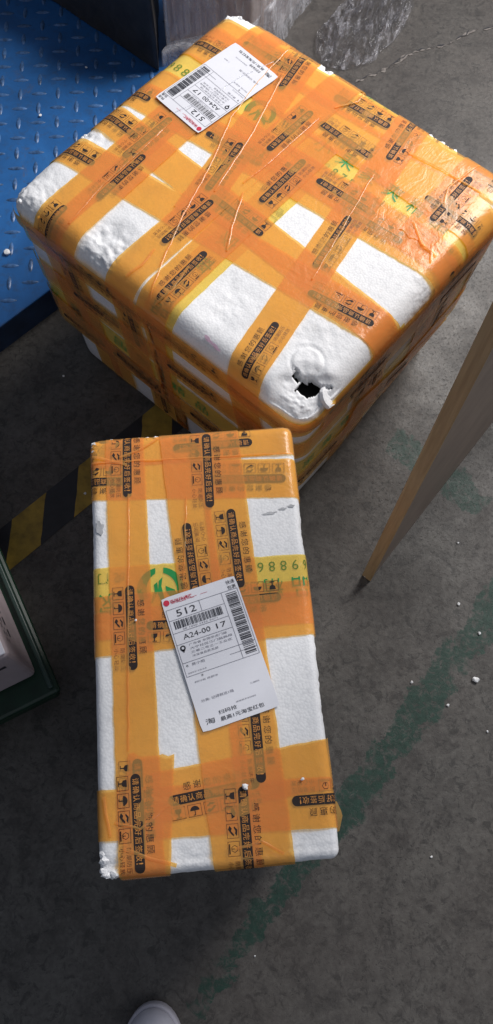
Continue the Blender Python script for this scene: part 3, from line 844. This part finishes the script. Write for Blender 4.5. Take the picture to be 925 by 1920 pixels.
it = [('g', ch, -.60+i*.055, .232, 1, 0, .030) for i, ch in enumerate('家爽精品家爽精品')]+[('g', ch, .03+i*.05, .234, 1, 0, .028) for i, ch in enumerate('家爽精品')]
yart(big, bt['s_yel2'], it, None, 'yellow_tape_print', side)
yart(big, bt['s_yel'], [('d', ch, .02+i*.02, .403, 1, 0, .014) for i, ch in enumerate('988697')], None, 'yellow_tape_print', side)

topoff = .0009+(big.n+1)*big.lstep
for pts, hgt, wd in (([(.258, .163), (.16, .152), (.073, .135), (-.03, .092), (-.122, .062), (-.20, .03), (-.268, -.002)], .0016, .0028),
                     ([(.202, .132), (.062, .085), (-.058, .055)], .0013, .003), ([(.171, .026), (.038, .028), (-.016, .032)], .0012, .003),
                     ([(.133, -.112), (.053, -.132), (-.085, -.165)], .0014, .003), ([(.262, -.227), (.189, -.217), (.159, -.231)], .0018, .004),
                     ([(.204, -.128), (.211, -.186), (.215, -.286)], .0013, .003), ([(.002, .203), (-.067, .199), (-.166, .196), (-.25, .183)], .0016, .0038),
                     ([(.10, -.215), (.075, -.25), (.072, -.28)], .0016, .004), ([(.058, -.28), (.085, -.262)], .0022, .004),
                     ([(-.03, .02), (-.09, -.01), (-.13, -.035)], .0012, .003), ([(-.20, .05), (-.235, .045), (-.262, .052)], .0014, .004),
                     ([(-.19, -.01), (-.24, -.02), (-.275, -.012)], .0014, .004), ([(.20, .02), (.235, -.0), (.262, .006)], .0012, .003)):
    big.crease(pts, hgt, wd, topoff)

# shipping label
def label_art():
    a = Art(); W, H = .100, .177
    q = lambda x, y: (x*W, -y*H)
    def T_(t, x, y, h, w=0, m=0):      # x,y fraction of left edge / vertical centre, h fraction of H
        u, v = q(x, y); a.text(t, u, v, h*H, w*W if w else 0, m, 0)
    def bar(x0, y0, x1, y1, m=0):
        (u0, v0), (u1, v1) = q(x0, y0), q(x1, y1); a.rect(u0, v1, u1, v0, m, 0)
    def hl(y, x0, x1, m=2, t=.0028): bar(x0, y, x1, y+t, m)
    def vl(x, y0, y1, m=2, t=.005): bar(x, y0, x+t, y1, m)
    u, v = q(.058, .042); a.disc(u, v, .0040, 1); 
    T_('快递', .86, .036, .030, .115); T_('包裹', .86, .076, .030, .115)
    hl(.095, .02, .98); hl(.178, .02, .76); hl(.275, .02, .76); hl(.362, .02, .76); hl(.50, .02, .98, 2); hl(.545, .62, .98, 2); hl(.60, .02, .98, 2)
    vl(.02, .095, .60); vl(.46, .095, .178); vl(.76, .095, .60); vl(.975, .095, .60)
    T_('512', .14, .138, .050, .26)
    rnd = random.Random(11); x = .07
    while x < .70: wdt = rnd.choice((.006, .006, .010, .015)); bar(x, .190, x+wdt, .250); x += wdt+rnd.choice((.006, .008, .013))
    T_('S8 1090 3325 9471', .16, .262, .010, .46, 2)
    T_('A24-00', .13, .320, .038, .36); T_('17', .57, .320, .038, .13)
    y = .115
    while y < .585: hgt = rnd.choice((.004, .004, .007, .010)); bar(.81, y, .955, y+hgt); y += hgt+rnd.choice((.004, .0055, .009))
    u, v = q(.085, .395); a.disc(u, v, .0036, 0); a.disc(u, v, .0016, 3, 1)
    a.poly([(u-.0028, v-.002), (u+.0028, v-.002), (u, v-.0062)][::-1], 0)
    for i, t in enumerate(('广东省 东莞市虎门镇', '大宁社区江门路路段', '三巷二号之一工业区', '冷冻食品批发部')):
        T_(t, .17, .385+i*.028, .017, (.50, .56, .54, .34)[i], 2)
    T_('收', .055, .525, .017, 0); T_('黄小姐', .13, .525, .020, .17, 2)
    T_('2023/10/24', .05, .580, .010, .24, 2); T_('寄', .20, .620, .016, 0); T_('四川省 成都市', .10, .652, .014, .30, 2)
    T_('分类: 记得就近1箱', .10, .792, .020, .42, 2)
    T_('二维码', .74, .785, .012, .12, 2); T_('请使用手机扫码', .50, .875, .011, .26, 2)
    # square mark of a character in a rounded frame
    T_('淘', .075, .940, .040, .115)
    T_('扫码抢', .26, .905, .028, .235); T_('最高1元淘宝红包', .26, .952, .030, .56)
    rr = random.Random(5)
    T_('百世快递', .105, .040, .024, .24, 1); T_('百世快运', .115, .050, .020, .27, 1)
    for i in range(9):                 # smeared red print
        xx = .11+rr.random()*.42; yy = .030+rr.random()*.032
        bar(xx, yy, xx+.03+.07*rr.random(), yy+.0022, 1)
    return a, W, H
LAB, LW, LH = label_art()
def put_label(box, TL, right, wd, hgt, name='shipping_label'):
    off = box.layer()+.0004; rt = Vector(right).normalized(); dn = Vector((rt.y, -rt.x)); O = Vector(TL)
    V = []; F = []; nx, ny = 10, 18; rc = .0035
    for j in range(ny+1):
        for i in range(nx+1):
            x = wd*i/nx; y = hgt*j/ny
            if i in (0, nx) and j in (0, ny): x += rc*(.3 if i == 0 else -.3); y += rc*(.3 if j == 0 else -.3)
            c = O+rt*x+dn*y; V.append(box.fold(c.x, c.y, off+.0003*max(0, noise.noise(Vector((c.x*25, c.y*25, 2))))))
    for j in range(ny):
        for i in range(nx): q = j*(nx+1)+i; F.append((q, q+nx+1, q+nx+2, q+1))
    lab = pydata(name, V, F, PAPER, box.root, True)
    kx = wd/LW; ky = hgt/LH
    def fn(u, v, l):
        c = O+rt*u*kx-dn*v*ky; return box.fold(c.x, c.y, off+.00045+l*.0001)
    LAB.lay('label_print', fn, [LABINK, REDINK, LABGREY, PAPER], lab)
    return lab
l1 = put_label(big, (.011, .152), (.11, 1), .107, .180); l1['label'] = 'creased white shipping label reading 512 under a clear film'
big.crease([(.21, .16), (.15, .18), (.08, .19), (.02, .21)], .001, .002, topoff+.0012, m_film('clear_film_crease', .2, (20, 20, 20)))
# pink marker smear on the foam
a = Art()
for k_ in range(9): a.poly([(.003*(k_-4)+.006*math.cos(t*.9), .0012*math.sin(k_*2.1)+(.0025+.001*math.sin(k_))*math.sin(t*.9)) for t in range(7)], 0, k_)
pk = big.art(a, (-.266, -.122), (.2, 1), .0004, [PINK], lid, 'marker_smear')

# --- small box
SR = empty('foam_box', (-.0525, .2293, 0), .093)
tag(SR, 'narrower long white styrofoam box with the flat 512 shipping label in front', 'foam box')
def inset_small(z, x):
    k = max(0, .40-z); i = .003*sstep(.41-z, 0, .008)+.05*k
    return i, i, i
sm = FoamBox(SR, .281, .562, .46, .011, inset_small, .00016)
dents_s = [(-.132, .275, .03, .03, .010, .9), (-.055, .283, .03, .012, .006, .9), (-.12, -.275, .03, .03, .006, .9), (.145, -.09, .012, .09, .003, .9), (.10, -.265, .05, .025, .0025, .8),
           (-.132, .145, .02, .05, .0015, .9), (-.03, -.265, .04, .02, .002, .9), (.143, .13, .01, .05, .0025, .9)]
def disp_s(p, n, f=disp_factory(dents_s)):
    q = f(p, n)
    if p.z > .45:      # shallow moulded step along the lid's near edge
        q.z -= .0016*math.exp(-((p.y+.2665)/.0016)**2)
        q.z -= .0012*math.exp(-((p.x-.129)/.0015)**2)*sstep(-p.y, .23, .24)
    return q
sl = sm.foam(.0035, .40, .46, True, 'lid', disp_s)
sm.foam(.010, .004, .3995, False, 'box_body', disp_factory([], .0005))
def SY(x0, x1, m=ORANGE, y0=.60, y1=-.60, wd=.056, torn=(0, 0)):
    # x0 at y=+.28, x1 at y=-.28
    f = lambda y: x0+(x1-x0)*(.28-y)/.56
    return sm.strip((f(y0), y0), (f(y1), y1), wd, m, torn=torn)
def SX(y0, y1, m=ORANGE, x0=-.45, x1=.45, wd=.057, torn=(0, 0)):
    f = lambda x: y0+(y1-y0)*(x+.14)/.28
    return sm.strip((x0, f(x0)), (x1, f(x1)), wd, m, torn=torn)
sy = SX(.0655, .063, YELLOW)
t_top1 = SX(.219, .2005); t_top2 = SX(.262, .263, wd=.052)
t_m2 = SX(.027, .0275); t_m1 = SX(.006, .013)
t_l2 = SX(-.211, -.2185); t_l1 = SX(-.2035, -.174, x0=-.075, x1=.172, torn=(.003, .006))
tA = SY(-.0925, -.090, wd=.053)
tB2 = SY(.036, .058, y1=-.60, wd=.058)
tB1 = SY(-.016, .021, wd=.056)
tA2 = sm.strip((-.074, -.146), (-.096, -.40), .056, ORANGE, torn=(.0035, 0), label='short overlapping end of tape with a jagged cut edge')
Q = sm.prints
Q(tA, [(-.088, .300, -.091, .195), (-.0925, .067, -.092, -.04), (-.091, -.150, -.091, -.255)])
Q(tA2, [(-.094, -.167, -.092, -.275)])
Q(tB1, [(-.007, .037, -.014, .144), (.030, -.40, .029, -.29)])
Q(tB2, [(.046, .162, .051, .052), (.055, -.080, .056, -.188)])
Q(tB1, [(.021, .276, .019, .168), (.033, -.192, .033, -.30)])
Q(t_top1, [(.125, .201, .015, .208), (-.086, .214, -.196, .221)]); Q(t_top2, [(.084, .259, -.024, .258)])
Q(t_m2, [(.102, .036, -.006, .035)]); Q(t_m1, [(-.073, .012, .037, .010)]); Q(t_l1, [(-.056, -.202, .050, -.190)]); Q(t_l2, [(.20, -.215, .09, -.214)])
it = [('logo', '', -.052, .052, -1, 0, .030)]
it[0] = ('logo', '', -.053, .060, 1, 0, .030)
for i, ch in enumerate('6988697'): it.append(('d', ch, .144-i*.0152, .0775, -1, 0, .0135))
for i, ch in enumerate('虎门'): it.append(('d', ch, -.098-i*.022, .079, -1, 0, .0145))
for i, ch in enumerate('品精'): it.append(('g', ch, .143-i*.037, .048, -1, 0, .026))
it.append(('g', '家', -.105, .045, -1, 0, .028))
yart(sm, sy, it, None, 'yellow_tape_print')
l2 = put_label(sm, (-.0535, .0445), (.97, .245), .1005, .1765); l2['label'] = 'flat white shipping label reading 512'
so = .0009+(sm.n+1)*sm.lstep
for pts, h_, w_ in (([(-.089, .195), (-.097, -.004), (-.101, -.14)], .0009, .0024), ([(-.012, .185), (-.022, .067)], .0008, .0022), ([(-.14, .245), (0, .241), (.139, .237)], .0006, .002),
                    ([(-.138, .255), (-.11, .245), (-.09, .238)], .0016, .004), ([(-.10, .25), (-.07, .26), (-.045, .275)], .0014, .003), ([(-.11, -.25), (-.08, -.262), (-.05, -.272)], .0016, .004),
                    ([(-.132, -.19), (-.125, -.235)], .0014, .003), ([(-.055, -.205), (-.09, -.23), (-.12, -.22)], .0011, .003), ([(.02, -.26), (.05, -.255), (.075, -.27)], .0013, .003)):
    sm.crease(pts, h_, w_, so)
# loose tape flap sticking out of the right side
V = []; F = []
for i in range(7):
    for j in range(7):
        f = i/6; g = j/6
        x = .139+.012*f*(1-.5*abs(g-.55)*2)+.002*noise.noise(Vector((i, j, 0)))*f; y = -.252+.034*g; V.append((x, y, .452-.014*f+.003*noise.noise(Vector((i*.7, j*.7, 3)))))
for i in range(6):
    for j in range(6): q = i*7+j; F.append((q, q+7, q+8, q+1))
pydata('tape_flap', V, F, ORANGE, SR, True)
# grey smudge marks on foam patches
SM_ = m_simple('grey_smudge', (.42, .43, .45), .7, .2, 80)
for (x, y, r1, r2) in ((-.130, .150, .006, .009), (.098, .152, .010, .0018), (.116, .157, .006, .0016), (.128, .16, .005, .002)):
    a = Art(); a.poly([(r1*math.cos(t*math.pi/7)*(1+.3*math.sin(t*2.3)), r2*math.sin(t*math.pi/7)*(1+.3*math.cos(t*1.7))) for t in range(14)], 0)
    sm.art(a, (x, y), (1, .1), .0007, [SM_], sl, 'smudge')

# crumbled rims of bare foam where the corners were knocked
def rim(box, pts, r0, seed):
    rnd = random.Random(seed)
    for k, (x, y, n_, sx, sy) in enumerate(pts):
        for q in range(n_):
            rr = r0*(.5+.8*rnd.random()); p = box.fold(x+rnd.uniform(-sx, sx), y+rnd.uniform(-sy, sy), -rr*.45)
            o = chunk('crumbled_rim', rr, seed+k*17+q*3, FOAM, box.root, 2, .8); o.location = p
rim(sm, [(-.139, .274, 6, .006, .012), (-.120, .283, 4, .018, .004), (-.060, .284, 4, .014, .003), (-.128, -.281, 5, .010, .004), (-.138, -.262, 3, .002, .012)], .0038, 3)
rim(big, [(.262, .312, 5, .012, .004), (.281, .295, 5, .004, .014), (.281, .090, 7, .003, .024), (.281, -.15, 9, .003, .04), (.281, .178, 3, .003, .014), (-.105, .315, 3, .012, .003), (-.277, .26, 2, .003, .03)], .0046, 8)

# ---------------------------------------------------------------- loose crumbs of foam
CRUMB = m_simple('foam_crumb', (.80, .81, .82), .6, .06, 300)
def crumb(x, y, z, r, label, group, seed):
    o = chunk('foam_crumb', r*.85, seed, CRUMB, None, 2, .6); o.location = (x, y, z+r*.45); o.rotation_euler = (0, 0, seed)
    tag(o, label, 'foam crumb', group)
crumb(-.502, 1.104, .081, .0075, 'biggest foam crumb, lying on the blue platform near its left edge', None, 2)
for i, (x, y, r, lb) in enumerate(((-.468, 1.475, .0035, 'tiny foam crumb in the middle of the blue tread plate'), (-.377, 1.62, .003, 'tiny foam crumb on the blue plate close to the dark sheeted load'))): crumb(x, y, .082, r, lb, 'tiny crumbs on the blue plate', 30+i)
i = 0
for (x, y, r) in ((.225, .438, .0035), (.396, .385, .003), (.43, .33, .003), (.415, .245, .006), (.362, .20, .0028), (.428, .155, .0022), (.45, -.13, .004), (-.28, .40, .0032), (-.315, .60, .003),
                  (-.296, .672, .0022), (.268, .48, .002), (.30, .24, .003), (-.38, .86, .0025), (.315, -.05, .002), (.02, -.20, .0015), (.545, 1.14, .004), (.405, .505, .002)):
    crumb(x, y, .001, r, 'small white foam crumb on the dark concrete floor', 'foam crumbs scattered on the floor', 50+i); i += 1
for (x, y, r, lb) in ((.036, -.193, .004, 'largest white foam crumb on the small box, over the crossing tapes near its lower end'), (.105, -.19, .0022, 'little foam crumb on the small box, on the bare orange band near its right edge'),
                      (-.086, .02, .0016, 'tiny foam speck on the left long tape of the small box, left of the label')):
    wv = SR.location+Vector((x*math.cos(.093)-y*math.sin(.093), x*math.sin(.093)+y*math.cos(.093), 0))
    crumb(wv.x, wv.y, .4635, r, lb, 'crumbs on top of the small box', 80+i); i += 1
for o in list(bpy.data.objects):
    if '_off' in o: del o['_off']
